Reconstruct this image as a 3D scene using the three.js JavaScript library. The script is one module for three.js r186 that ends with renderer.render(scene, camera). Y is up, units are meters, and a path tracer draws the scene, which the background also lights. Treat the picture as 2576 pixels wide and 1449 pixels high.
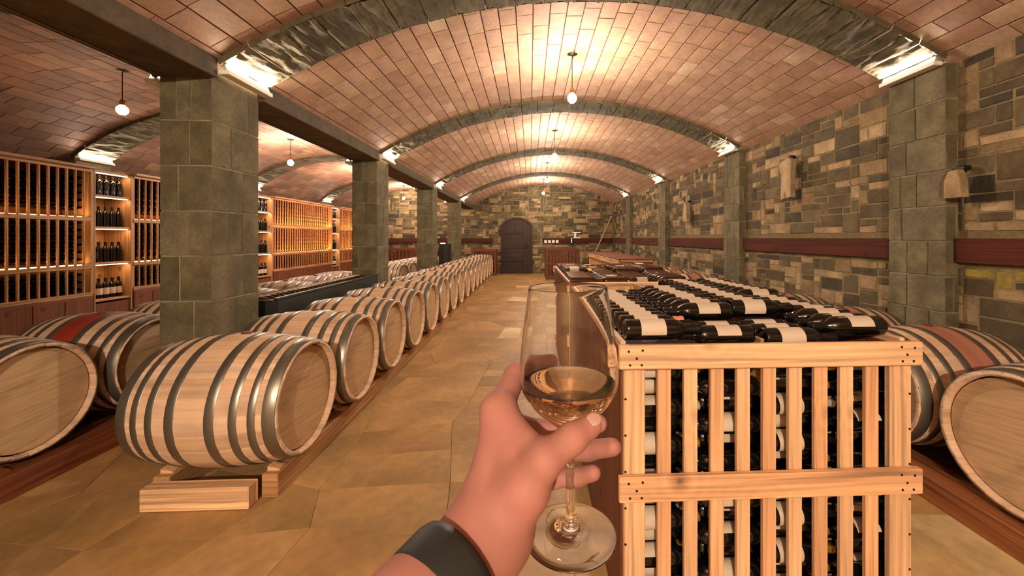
import * as THREE from 'three';
import { mergeGeometries } from 'three/addons/utils/BufferGeometryUtils.js';
import { RectAreaLightUniformsLib } from 'three/addons/lights/RectAreaLightUniformsLib.js';

// ---------------------------------------------------------------- camera, exposure, renderer
const scene = new THREE.Scene();
scene.background = new THREE.Color(0x000000);
const FOCAL = 967, YAW = THREE.MathUtils.degToRad(2.6), IW = 2576, IH = 1449;
const camera = new THREE.PerspectiveCamera(THREE.MathUtils.radToDeg(2 * Math.atan(IH / 2 / FOCAL)), IW / IH, 0.02, 60);
camera.position.set(0, 1.3, 0);
camera.rotation.y = -YAW;
camera.setViewOffset(IW, IH, -89, 126.5, IW, IH);   // lens shift
camera.updateProjectionMatrix(); camera.updateMatrixWorld(true);
const renderer = new THREE.WebGLRenderer({ antialias: true });
renderer.toneMapping = THREE.LinearToneMapping;
renderer.toneMappingExposure = 2.3;
renderer.shadowMap.enabled = true;
RectAreaLightUniformsLib.init();
const WARM = 0xffe8d0, BULB = 0xffecd6, AMBER = 0xffa45c;
const LIGHT = { bulb: 4.1, uplight: 220, bulbBack: 25.0, led: 13, niche: 18 };

// ---------------------------------------------------------------- helpers
let seed = 12345;
const rnd = () => { seed = (seed * 1664525 + 1013904223) >>> 0; return seed / 4294967296; };
const R = (a, b) => a + (b - a) * rnd();
const pick = (a) => a[Math.floor(rnd() * a.length)];
const V = (x, y, z) => new THREE.Vector3(x, y, z);
const used = {};
function numbered(n) { const k = used[n] = (used[n] ?? -1) + 1; return k ? n + '_' + String(k).padStart(3, '0') : n; }
function tag(o, label, category, group, kind) {
  o.userData.label = label; o.userData.category = category;
  if (group) o.userData.group = group;
  if (kind) o.userData.kind = kind;
  return o;
}
function base(name, x = 0, y = 0, z = 0, turn = 0) {
  const g = new THREE.Group(); g.name = numbered(name); g.position.set(x, y, z); g.rotation.y = turn; scene.add(g); return g;
}
function part(name, geo, mat, parent, x = 0, y = 0, z = 0, rx = 0, ry = 0, rz = 0) {
  const m = new THREE.Mesh(geo, mat); m.name = name; m.position.set(x, y, z); m.rotation.set(rx, ry, rz); parent.add(m); return m;
}
function single(name, geo, mat, x = 0, y = 0, z = 0) { const m = part(numbered(name), geo, mat, scene, x, y, z); return m; }
function copyOf(o, x, y, z, turn) { const c = o.clone(); c.name = numbered(o.name.replace(/_\d+$/, '')); c.userData = { ...o.userData }; scene.add(c); c.position.set(x, y, z); if (turn !== undefined) c.rotation.y = turn; return c; }

// ---- textures
function lattice(n, s) { const a = new Float32Array(n * n); let q = s >>> 0; for (let i = 0; i < n * n; i++) { q = (q * 1664525 + 1013904223) >>> 0; a[i] = q / 4294967296; } return a; }
function noiseFn(s) {
  const L = lattice(64, s);
  const one = (x, y, px, py) => {
    const x0 = Math.floor(x), y0 = Math.floor(y); let fx = x - x0, fy = y - y0; fx = fx * fx * (3 - 2 * fx); fy = fy * fy * (3 - 2 * fy);
    const g = (i, j) => L[((((j % py) + py) % py) % 64) * 64 + ((((i % px) + px) % px) % 64)];
    return (g(x0, y0) * (1 - fx) + g(x0 + 1, y0) * fx) * (1 - fy) + (g(x0, y0 + 1) * (1 - fx) + g(x0 + 1, y0 + 1) * fx) * fy;
  };
  return (u, v, fx, fy, oct = 4) => { let s = 0, a = 0.5, t = 0; for (let o = 0; o < oct; o++) { s += a * one(u * fx, v * fy, fx, fy); t += a; a *= 0.55; fx *= 2; fy *= 2; } return s / t; };
}
function tex(w, h, f, srgb, ru = 1, rv = 1) {
  const d = new Uint8Array(w * h * 4);
  for (let j = 0; j < h; j++) for (let i = 0; i < w; i++) {
    const c = f(i / w, j / h), k = (j * w + i) * 4;
    const a = Array.isArray(c) ? c : [c, c, c];
    for (let q = 0; q < 3; q++) d[k + q] = Math.max(0, Math.min(255, Math.round(a[q] * 255)));
    d[k + 3] = 255;
  }
  const t = new THREE.DataTexture(d, w, h, THREE.RGBAFormat);
  t.wrapS = t.wrapT = THREE.RepeatWrapping; t.magFilter = THREE.LinearFilter; t.minFilter = THREE.LinearMipmapLinearFilter; t.generateMipmaps = true;
  if (srgb) t.colorSpace = THREE.SRGBColorSpace;
  t.repeat.set(ru, rv); t.needsUpdate = true; return t;
}
const n1 = noiseFn(7), n2 = noiseFn(99), n3 = noiseFn(1234);
const mix = (a, b, t) => a + (b - a) * t;
const stoneC = tex(512, 512, (u, v) => { const k = 0.62 + 0.5 * n1(u, v, 6, 6, 5) + 0.16 * (n2(u, v, 50, 50, 2) - 0.5); return [k, k * mix(0.97, 1.02, n3(u, v, 5, 5, 3)), k * mix(0.92, 1.02, n2(u, v, 4, 4, 3))]; }, true, 1.3, 1.3);
const stoneB = tex(512, 512, (u, v) => 0.65 * n1(u, v, 10, 10, 5) + 0.35 * n2(u, v, 40, 40, 3), false, 1.3, 1.3);
const brickC = tex(512, 512, (u, v) => { const k = 0.72 + 0.34 * n2(u, v, 5, 5, 5) + 0.1 * (n1(u, v, 60, 60, 2) - 0.5); return [k, k * mix(0.95, 1.03, n3(u, v, 4, 4, 3)), k * mix(0.9, 1.04, n1(u, v, 4, 4, 3))]; }, true, 1.1, 1.1);
const floorC = tex(512, 512, (u, v) => { const k = 0.66 + 0.4 * n1(u, v, 4, 4, 6) + 0.12 * (n2(u, v, 48, 48, 2) - 0.5); return [k, k * mix(0.94, 1.0, n3(u, v, 3, 3, 3)), k * mix(0.8, 1.0, n2(u, v, 3, 3, 4))]; }, true, 0.6, 0.6);
const woodF = (u, v) => {
  const w = v + 0.05 * (n1(u, v, 2, 2, 3) - 0.5);
  const g = n2(u, w, 2, 48, 4), f = n3(u, w, 4, 60, 2);
  let k = 0.7 + 0.42 * (g - 0.5) + 0.2 * (f - 0.5) + 0.2 * n1(u, v, 2, 5, 2);
  for (const [ku, kv] of [[0.22, 0.3], [0.68, 0.72], [0.45, 0.9]]) { const dx = (u - ku) * 1.2, dy = (v - kv) * 0.5, d = Math.hypot(dx, dy); k -= 0.4 * Math.exp(-(d * d) / 0.00035) - 0.06 * Math.sin(d * 160) * Math.exp(-d / 0.05); }
  return k;
};
const woodC = tex(1024, 512, (u, v) => { const k = woodF(u, v); return [Math.min(1, k * 1.06), k * 0.98, k * 0.88]; }, true, 0.8, 2);
const woodB = tex(512, 256, (u, v) => woodF(u, v), false, 0.8, 2);
const oakC = tex(512, 512, (u, v) => { const g = n2(u, v, 3, 60, 4), s = n1(u, v, 3, 6, 4); const k = 0.84 + 0.22 * (g - 0.2) - 0.14 * Math.max(0, s - 0.55) * 3; return [k, k * 0.97, k * 0.93]; }, true, 1.2, 1);
const roughT = tex(256, 256, (u, v) => 0.55 + 0.45 * n1(u, v, 8, 8, 4), false, 1, 1);

// ---- materials
const S = (hex, o = {}) => new THREE.MeshStandardMaterial({ color: hex, roughness: 0.8, ...o });
const stoneM = (hex) => S(hex, { roughness: 0.85, map: stoneC, bumpMap: stoneB, bumpScale: 0.006 });
const brickM = (hex) => S(hex, { roughness: 0.75, map: brickC, bumpMap: stoneB, bumpScale: 0.003 });
const woodM = (hex, r = 0.6) => S(hex, { roughness: r, map: woodC, bumpMap: woodB, bumpScale: 0.0012 });
const darkStones = ['#6a5c40', '#5e5038', '#645338', '#4e4534', '#6f6144', '#594b34', '#60543c', '#463d30'];
const tanStones = ['#a58b68', '#987e5e', '#ae9674', '#917a55', '#a28667'];
const wallTones = [...darkStones, ...tanStones, '#97853a'];
const wallMats = wallTones.map(stoneM);
const blockTones = ['#746a4e', '#6f6549', '#786e54', '#696045'];
const blockMats = blockTones.map(stoneM);
const brickTones = ['#bc977c', '#c19d81', '#b79277', '#c7a68a', '#bb9479', '#ad886e', '#ccaf95', '#bf9b80', '#9a7763', '#8f6d5b', '#a37f69'];  // last three tones: aisle vault bricks, darkened to put its dimness into the colour
const brickMats = brickTones.map(brickM);
const flagTones = ['#b39162', '#b08e5f', '#b79667', '#ad8b5b', '#b59464', '#d6c096'];
const flagMats = flagTones.map((c) => S(c, { roughness: 0.55, map: floorC, bumpMap: stoneB, bumpScale: 0.002 }));
const M = {
  mortar: S('#8a7854', { roughness: 0.95, map: stoneC }), blockMortar: S('#8f856a', { roughness: 0.95, map: stoneC }),
  brickMortar: S('#6e4c36', { roughness: 0.95, map: stoneC }), floorJoint: S('#a07c4a', { roughness: 0.9, map: floorC }),
  arch: S('#5f5640', { roughness: 1, map: stoneC, bumpMap: stoneB, bumpScale: 0.006 }), arch2: S('#655c46', { roughness: 1, map: stoneC, bumpMap: stoneB, bumpScale: 0.006 }),
  beam: S('#5a4c3a', { roughness: 0.85, map: stoneC, bumpMap: stoneB, bumpScale: 0.005 }),
  cedar: woodM('#fbdab8'), cedarB: woodM('#f2c8a4'), cedarDark: woodM('#8a4f2c'), trim: woodM('#54230f', 0.95), beamWood: woodM('#d2aa7c'), beamWood2: woodM('#9a6238'),
  redwood: woodM('#7a4628'), lattice: woodM('#c4a07c'), latticeOrange: woodM('#d49c6c'), door: woodM('#3c2a22', 0.7),
  steel: S('#8a857a', { metalness: 0.85, roughness: 0.5, roughnessMap: roughT }), iron: S('#2a2622', { metalness: 0.6, roughness: 0.5 }),
  nail: S('#241a14', { roughness: 0.6, metalness: 0.4 }), brass: S('#b08a4a', { metalness: 0.9, roughness: 0.35 }),
  white: S('#e8e2d6', { roughness: 0.5 }), black: S('#12110f', { roughness: 0.45 }), darkGreen: S('#20231c', { roughness: 0.5 }),
  bottle: new THREE.MeshPhysicalMaterial({ color: '#0c0b09', roughness: 0.07, clearcoat: 0.6, clearcoatRoughness: 0.05 }),
  bottleBrown: new THREE.MeshPhysicalMaterial({ color: '#35180b', roughness: 0.1, clearcoat: 0.6, clearcoatRoughness: 0.06 }),
  label: S('#c4b29c', { roughness: 0.75 }), label2: S('#b7a690', { roughness: 0.75 }),
  capBlack: S('#17120f', { roughness: 0.35, metalness: 0.3 }), capGold: S('#c89a48', { roughness: 0.3, metalness: 0.8 }), capPink: S('#d88a72', { roughness: 0.4, metalness: 0.2 }), capSilver: S('#cfc8bc', { roughness: 0.3, metalness: 0.6 }),
};
const oakTones = ['#e8c9ac', '#e4c3a4', '#ebceb3', '#e0be9f'];
const oakMats = oakTones.map((c) => S(c, { roughness: 0.62, map: oakC, bumpMap: oakC, bumpScale: 0.0008 }));
const headMat = S('#d2b48e', { roughness: 0.65, map: oakC });
const pinkOak = S('#bf8470', { roughness: 0.65, map: oakC }), redStain = S('#a8381c', { roughness: 0.6, map: oakC });
const pieceMat = { stone: S('#ffffff', { roughness: 0.85, map: stoneC, bumpMap: stoneB, bumpScale: 0.006, vertexColors: true }), brick: S('#ffffff', { roughness: 0.75, map: brickC, bumpMap: stoneB, bumpScale: 0.003, vertexColors: true }), flag: S('#ffffff', { roughness: 0.55, map: floorC, bumpMap: stoneB, bumpScale: 0.002, vertexColors: true }) };

// ---- geometry
function quads(list) {            // list of [a,b,c,d] Vector3 quads with uv per vertex [u,v]
  const p = [], uv = [], ix = [];
  for (const q of list) { const k = p.length / 3; for (const [a, t] of q) { p.push(a.x, a.y, a.z); uv.push(t[0], t[1]); } ix.push(k, k + 1, k + 2, k, k + 2, k + 3); }
  const g = new THREE.BufferGeometry();
  g.setAttribute('position', new THREE.Float32BufferAttribute(p, 3)); g.setAttribute('uv', new THREE.Float32BufferAttribute(uv, 2)); g.setIndex(ix);
  g.computeVertexNormals(); return g;
}
// a stone, brick or tile: front polygon (counter-clockwise in x,y), its edge bevelled back to z = 0 - depth
function slab(poly, depth, bevel, ou = R(0, 5), ov = R(0, 5), jig = 0) {
  const n = poly.length, c = V(0, 0, 0); poly.forEach((p) => c.add(V(p[0] / n, p[1] / n, 0)));
  const out = poly.map((p) => V(p[0], p[1], 0));
  const inn = out.map((p) => { const d = c.clone().sub(p); const l = d.length(); return p.clone().addScaledVector(d, Math.min(0.45, bevel * 1.3 / l)).setZ(R(-jig, jig)); });
  const mid = out.map((p) => p.clone().setZ(-bevel)), back = out.map((p) => p.clone().setZ(-depth));
  const t = (p) => [p.x + ou, p.y + ov + p.z * 0.5], P = [], U = [], I = [];
  const add = (p) => { P.push(p.x, p.y, p.z); U.push(...t(p)); return P.length / 3 - 1; };
  const f = inn.map(add); for (let i = 1; i < n - 1; i++) I.push(f[0], f[i], f[i + 1]);
  for (let i = 0; i < n; i++) {
    const j = (i + 1) % n;
    let a = [inn[i], mid[i], mid[j], inn[j]].map(add); I.push(a[0], a[1], a[2], a[0], a[2], a[3]);
    a = [mid[i], back[i], back[j], mid[j]].map(add); I.push(a[0], a[1], a[2], a[0], a[2], a[3]);
  }
  const g = new THREE.BufferGeometry(); g.setAttribute('position', new THREE.Float32BufferAttribute(P, 3)); g.setAttribute('uv', new THREE.Float32BufferAttribute(U, 2)); g.setIndex(I); g.computeVertexNormals(); return g;
}
const rectCache = {};
function rect(w, h, depth, bevel, jig = 0) {
  const k = [w.toFixed(2), h.toFixed(2), depth, bevel, Math.floor(rnd() * 3)].join();
  w = +w.toFixed(2); h = +h.toFixed(2);
  return rectCache[k] ??= slab([[-w / 2 + 0.003, -h / 2 + 0.003], [w / 2 - 0.003, -h / 2 + 0.003], [w / 2 - 0.003, h / 2 - 0.003], [-w / 2 + 0.003, h / 2 - 0.003]].map(([x, y]) => [x + R(-jig, jig), y + R(-jig, jig)]), depth, bevel, R(0, 5), R(0, 5), jig * 0.8);
}
const boxCache = {};
function box(w, h, d, c = 0.003) {  // chamfered board, u runs along its longest side
  const key = [w, h, d, c].map((x) => x.toFixed(4)).join() + Math.floor(rnd() * 3);
  if (boxCache[key]) return boxCache[key];
  c = Math.min(c, w / 3, h / 3, d / 3);
  const e = [w / 2, h / 2, d / 2], i = e.map((x) => x - c), ou = R(0, 5), ov = R(0, 5), long = e.indexOf(Math.max(...e));
  const P = [], U = [], N = [];
  const corner = (sx, sy, sz, ax) => { const s = [sx, sy, sz], p = s.map((q, k) => q * (k === ax ? e[k] : i[k])); return V(...p); };
  const tri = (a, b, cc) => {
    const nrm = b.clone().sub(a).cross(cc.clone().sub(a)); const m = a.clone().add(b).add(cc); if (nrm.dot(m) < 0) [b, cc] = [cc, b];
    nrm.copy(b.clone().sub(a).cross(cc.clone().sub(a))).normalize();
    const ab = [Math.abs(nrm.x), Math.abs(nrm.y), Math.abs(nrm.z)], drop = ab.indexOf(Math.max(...ab));
    for (const p of [a, b, cc]) {
      P.push(p.x, p.y, p.z); N.push(nrm.x, nrm.y, nrm.z); const q = [p.x, p.y, p.z];
      const axes = [0, 1, 2].filter((k) => k !== drop); let [A, B] = axes; if (B === long) [A, B] = [B, A];
      U.push(q[A] + ou, q[B] + ov);
    }
  };
  for (let ax = 0; ax < 3; ax++) for (const s of [-1, 1]) {
    const o = [0, 1, 2].filter((k) => k !== ax), cs = [[-1, -1], [1, -1], [1, 1], [-1, 1]].map(([a, b]) => { const q = [0, 0, 0]; q[ax] = s; q[o[0]] = a; q[o[1]] = b; return corner(...q, ax); });
    tri(cs[0], cs[1], cs[2]); tri(cs[0], cs[2], cs[3]);
  }
  for (let ax = 0; ax < 3; ax++) { const o = [0, 1, 2].filter((k) => k !== ax); for (const a of [-1, 1]) for (const b of [-1, 1]) { const q = (t, f) => { const s = [0, 0, 0]; s[ax] = t; s[o[0]] = a; s[o[1]] = b; return corner(...s, f); }; const A = q(-1, o[0]), B = q(1, o[0]), C = q(1, o[1]), D = q(-1, o[1]); tri(A, B, C); tri(A, C, D); } }
  for (const a of [-1, 1]) for (const b of [-1, 1]) for (const d2 of [-1, 1]) tri(corner(a, b, d2, 0), corner(a, b, d2, 1), corner(a, b, d2, 2));
  const g = new THREE.BufferGeometry(); g.setAttribute('position', new THREE.Float32BufferAttribute(P, 3)); g.setAttribute('normal', new THREE.Float32BufferAttribute(N, 3)); g.setAttribute('uv', new THREE.Float32BufferAttribute(U, 2));
  return boxCache[key] = g;
}
const lathe = (pts, seg = 24, a0 = 0, a = Math.PI * 2) => new THREE.LatheGeometry(pts.map(([r, y]) => new THREE.Vector2(Math.max(r, 1e-5), y)), seg, a0, a);
function tube(points, r, seg = 24, rad = 8) { return new THREE.TubeGeometry(new THREE.CatmullRomCurve3(points), seg, r, rad); }

// pieces of a surface: the `limit` largest in view become child meshes, the rest one merged part
const frustum = new THREE.Frustum().setFromProjectionMatrix(new THREE.Matrix4().multiplyMatrices(camera.projectionMatrix, camera.matrixWorld.clone().invert()));
function buildPieces(parent, name, pieces, mats, tones, mergedMat, limit, allowed = () => true) {
  const c = V(0, 0, 0);
  for (const p of pieces) { c.setFromMatrixPosition(p.m); const d = c.distanceTo(camera.position); p.score = frustum.containsPoint(c) && allowed(c) ? (p.area ?? 1) / (d * d) : -d * 1e-9 - 1e-6; }
  pieces.sort((a, b) => b.score - a.score);
  const rest = [];
  pieces.forEach((p, i) => {
    if (i < limit && p.score > 0) { const o = new THREE.Mesh(p.g, mats[p.t]); o.name = name; p.m.decompose(o.position, o.quaternion, o.scale); parent.add(o); }
    else {
      const g = p.g.clone().applyMatrix4(p.m), col = new THREE.Color(tones[p.t]), a = new Float32Array(g.attributes.position.count * 3);
      for (let k = 0; k < a.length; k += 3) { a[k] = col.r; a[k + 1] = col.g; a[k + 2] = col.b; }
      g.setAttribute('color', new THREE.BufferAttribute(a, 3)); rest.push(g);
    }
  });
  if (rest.length) { const o = part(name + '_infill', mergeGeometries(rest), mergedMat, parent); o.userData.kind = 'stuff'; }
}
const basis = (x, y, z, p) => new THREE.Matrix4().makeBasis(x, y, z).setPosition(p);

// ---------------------------------------------------------------- dimensions
const ZN = 3.6, ZE = 14;                                   // behind the camera, end wall (distance along -z)
const XL = -6.1, XR = 3.05;                                // left and right walls
const PZ = [-0.1, 2.6, 5.3, 8.28, 11.28], PD = 0.44;       // pillar fronts and depth
const PXa = -2.40, PXb = -2.07;                            // pillar faces
function circle3(a, b, c) {
  const d = 2 * (a[0] * (b[1] - c[1]) + b[0] * (c[1] - a[1]) + c[0] * (a[1] - b[1])), q = (p) => p[0] * p[0] + p[1] * p[1];
  const x = (q(a) * (b[1] - c[1]) + q(b) * (c[1] - a[1]) + q(c) * (a[1] - b[1])) / d, y = (q(a) * (c[0] - b[0]) + q(b) * (a[0] - c[0]) + q(c) * (b[0] - a[0])) / d;
  return { x, y, r: Math.hypot(a[0] - x, a[1] - y) };
}
const NAVE = circle3([-2.02, 2.42], [0.44, 3.17], [2.95, 2.56]);
const AISLE = circle3([-5.98, 2.33], [-4.2, 2.98], [-2.44, 2.34]);
const arcAng = (c, x, dr = 0) => Math.acos((x - c.x) / (c.r + dr));

// ---------------------------------------------------------------- floor
{
  const g = base('floor'); tag(g, 'worn yellow-brown flagstone floor of the cellar aisle', 'floor', null, 'structure');
  part('slab_base', box(XR - XL + 0.6, 0.2, ZE + ZN + 0.6), M.floorJoint, g, (XL + XR) / 2, -0.118, -(ZE - ZN) / 2);
  const pieces = [], cx = 0.62, cz = 0.48, nx = Math.ceil((XR - XL) / cx), nz = Math.ceil((ZE + ZN) / cz), pt = [];
  for (let j = 0; j <= nz; j++) { pt.push([]); for (let i = 0; i <= nx; i++) pt[j].push([XL + i * cx + (i && i < nx ? R(-0.17, 0.17) : 0), -ZN + j * cz + (j && j < nz ? R(-0.14, 0.14) : 0)]); }
  for (let j = 0; j < nz; j++) for (let i = 0; i < nx; i++) {
    let q = [pt[j][i], pt[j][i + 1], pt[j + 1][i + 1], pt[j + 1][i]];
    const sets = [];
    if (rnd() < 0.3) { const k = R(0.35, 0.65), e = (a, b) => [mix(a[0], b[0], k), mix(a[1], b[1], k)]; if (rnd() < 0.5) sets.push([q[0], e(q[0], q[1]), e(q[3], q[2]), q[3]], [e(q[0], q[1]), q[1], q[2], e(q[3], q[2])]); else sets.push([q[0], q[1], e(q[1], q[2]), e(q[0], q[3])], [e(q[0], q[3]), e(q[1], q[2]), q[2], q[3]]); } else sets.push(q);
    for (const s of sets) {
      const mx = s.reduce((t, p) => t + p[0], 0) / 4, mz = s.reduce((t, p) => t + p[1], 0) / 4;
      const poly = s.map((p) => { const dx = p[0] - mx, dz = p[1] - mz, l = Math.hypot(dx, dz), k = 1 - 0.001 / l; return [dx * k, dz * k]; });
      pieces.push({ g: slab(poly, 0.018, 0.0014), t: rnd() < 0.07 ? 5 : Math.floor(rnd() * 5), area: 0.25, m: basis(V(1, 0, 0), V(0, 0, -1), V(0, 1, 0), V(mx, R(-0.0012, 0.0006), -mz)) });
    }
  }
  buildPieces(g, 'flagstone', pieces, flagMats, flagTones, pieceMat.flag, 300);
}

// ---------------------------------------------------------------- walls
// random ashlar on a grid of cells; hole(u,v,w,h) leaves cells empty
function ashlar(W, H, cw, ch, hole, big = 1) {
  const nx = Math.round(W / cw), ny = Math.round(H / ch), full = new Uint8Array(nx * ny), out = [];
  for (let j = 0; j < ny; j++) for (let i = 0; i < nx; i++) {
    if (full[j * nx + i]) continue;
    if (hole(i * cw, j * ch, cw, ch)) { full[j * nx + i] = 1; continue; }
    const k = rnd(); let w = k < 0.18 ? 1 : k < 0.45 ? 2 : k < 0.75 ? 3 : 4, h = rnd() < 0.5 ? 1 : rnd() < 0.8 ? 2 : 3; if (w === 4 && h === 3) h = 2; if (w === 1 && h < 2 && rnd() < 0.5) h = 2;
    let a = 0; while (a < w && i + a < nx && !full[j * nx + i + a] && !hole((i + a) * cw, j * ch, cw, ch)) a++;
    let b = 1; for (; b < h && j + b < ny; b++) { let ok = true; for (let q = 0; q < a; q++) if (full[(j + b) * nx + i + q] || hole((i + q) * cw, (j + b) * ch, cw, ch)) ok = false; if (!ok) break; }
    for (let y = 0; y < b; y++) for (let x = 0; x < a; x++) full[(j + y) * nx + i + x] = 1;
    out.push([i * cw, j * ch, a * cw, b * ch]);
  }
  return out;
}
const stoneTone = (w, h) => (rnd() < (w * h < 0.025 ? 0.4 : 0.17) ? 8 + Math.floor(rnd() * 5) : Math.floor(rnd() * 8));
const TRIM_Y = [1.125, 1.295];
{ // right wall
  const g = base('wall_right'); tag(g, 'right cellar wall of dark and tan random stone blocks', 'wall', null, 'structure');
  const L = ZE + ZN, H = 2.68;
  part('mortar', box(0.3, H + 0.2, L + 0.6), M.mortar, g, XR + 0.153, H / 2 - 0.1, -(ZE - ZN) / 2);
  const st = ashlar(L, H, 0.095, 0.064, (u, v, w, h) => v + h > TRIM_Y[0] + 0.01 && v < TRIM_Y[1] - 0.01);
  const pieces = st.map(([u, v, w, h]) => { const z = -(u + w / 2 - ZN); return { g: rect(w - 0.008, h - 0.007, 0.03, 0.004, 0.004), t: z < -2.15 && z > -2.5 && v > 0.9 && v < 1.1 ? 13 : stoneTone(w, h), area: w * h, m: basis(V(0, 0, 1), V(0, 1, 0), V(-1, 0, 0), V(XR - 0.001 + R(-0.004, 0.002), v + h / 2, z)) }; });
  // world order along z does not matter for the picture: u runs from behind the camera to the end wall
  buildPieces(g, 'stone', pieces, wallMats, wallTones, pieceMat.stone, 300);
}
const DOOR = { x: -0.47, w: 1.06, h: 2.02, r: 0.66 };
const doorTop = (x) => { const dx = x - DOOR.x, R0 = (0.53 * 0.53 + 0.26 * 0.26) / 0.52; return Math.abs(dx) > 0.53 ? 0 : DOOR.h - R0 + Math.sqrt(R0 * R0 - dx * dx); };
{ // end wall
  const g = base('wall_end'); tag(g, 'far end wall of rough grey-green stones around the arched door', 'wall', null, 'structure');
  const W = XR - XL + 0.4, H = 3.35;
  part('mortar', box(W, H + 0.2, 0.3), M.mortar, g, (XL + XR) / 2, H / 2 - 0.1, -ZE - 0.153);
  const st = ashlar(W - 0.4, H, 0.11, 0.08, (u, v, w, h) => { const x = XL + u + w / 2, y = v + h / 2; return Math.abs(x - DOOR.x) < 0.56 && y < doorTop(Math.max(DOOR.x - 0.529, Math.min(DOOR.x + 0.529, x))) + 0.02; });
  const pieces = st.map(([u, v, w, h]) => ({ g: rect(w - 0.008, h - 0.008, 0.03, 0.005, 0.006), t: rnd() < 0.3 ? 8 + Math.floor(rnd() * 5) : Math.floor(rnd() * 8), area: w * h, m: basis(V(1, 0, 0), V(0, 1, 0), V(0, 0, 1), V(XL + u + w / 2, v + h / 2, -ZE + 0.002 + R(-0.004, 0.004))) }));
  buildPieces(g, 'stone', pieces, wallMats, wallTones, pieceMat.stone, 300, (c) => c.x > -6 && c.y > 0.5);
}
{ // left wall (behind the racks) and the wall behind the camera
  const g = base('wall_left'); tag(g, 'left aisle wall of dark stone behind the wine racks', 'wall', null, 'structure');
  part('mortar', box(0.3, 2.9, ZE + ZN + 0.6), M.mortar, g, XL - 0.15, 1.35, -(ZE - ZN) / 2);
  const b = base('wall_back'); tag(b, 'stone wall closing the cellar behind the viewer', 'wall', null, 'structure');
  part('mortar', box(XR - XL + 0.6, 3.6, 0.3), M.mortar, b, (XL + XR) / 2, 1.7, ZN + 0.15);
}

// ---------------------------------------------------------------- vaults
function vault(name, label, circ, x0, x1, dr, rowW, limit, tones) {
  const g = base(name); tag(g, label, 'ceiling', null, 'structure');
  const r = circ.r + dr, a0 = arcAng(circ, x1, dr), a1 = arcAng(circ, x0, dr);
  // mortar shell with thickness
  const n = 40, L = ZE + ZN, q = [];
  const pt = (a, rr, z) => V(circ.x + rr * Math.cos(a), circ.y + rr * Math.sin(a), z);
  for (let i = 0; i < n; i++) {
    const u = mix(a0, a1, i / n), w = mix(a0, a1, (i + 1) / n), z0 = ZN, z1 = -ZE, ri = r + 0.007, ro = r + 0.25;
    q.push([[pt(u, ri, z0), [0, u * r]], [pt(w, ri, z0), [0, w * r]], [pt(w, ri, z1), [L, w * r]], [pt(u, ri, z1), [L, u * r]]]);
    q.push([[pt(u, ro, z0), [0, u * r]], [pt(u, ro, z1), [L, u * r]], [pt(w, ro, z1), [L, w * r]], [pt(w, ro, z0), [0, w * r]]]);
  }
  part('vault_shell', quads(q), M.brickMortar, g);
  const rows = Math.round((a1 - a0) * r / rowW), da = (a1 - a0) / rows, bl = 0.3, pieces = [];
  for (let i = 0; i < rows; i++) {
    const am = a0 + (i + 0.5) * da, off = R(0, bl);
    for (let u = -off; u < L; u += 0) {
      const len = bl * pick([0.75, 1, 1, 1.1]); const s = Math.max(u, 0), e = Math.min(u + len, L); u += len; if (e - s < 0.06) continue;
      const nrm = V(-Math.cos(am), -Math.sin(am), 0), tang = V(-Math.sin(am), Math.cos(am), 0), ax = tang.clone().cross(nrm);
      pieces.push({ g: rect(e - s + 0.002, da * r - 0.002, 0.02, 0.0018, 0.001), t: pick(tones), area: len * rowW, m: basis(ax, tang, nrm, pt(am, r + R(-0.0012, 0.0012), ZN - (s + e) / 2)) });
    }
  }
  buildPieces(g, 'brick', pieces, brickMats, brickTones, pieceMat.brick, limit);
}
vault('ceiling', 'barrel vault of salmon tan bricks over the nave', NAVE, -2.12, XR + 0.02, 0.045, 0.145, 300, [0, 1, 2, 3, 4, 5, 7, 0, 1, 4, 0, 1, 4, 7, 2, 0, 1, 4, 7, 2, 6]);
vault('ceiling_aisle', 'lower barrel vault of brick over the left aisle', AISLE, XL - 0.02, -2.36, 0.045, 0.15, 250, [8, 9, 10, 8, 9, 5]);  // darker tones than the nave, the unlit look painted into the bricks

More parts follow.
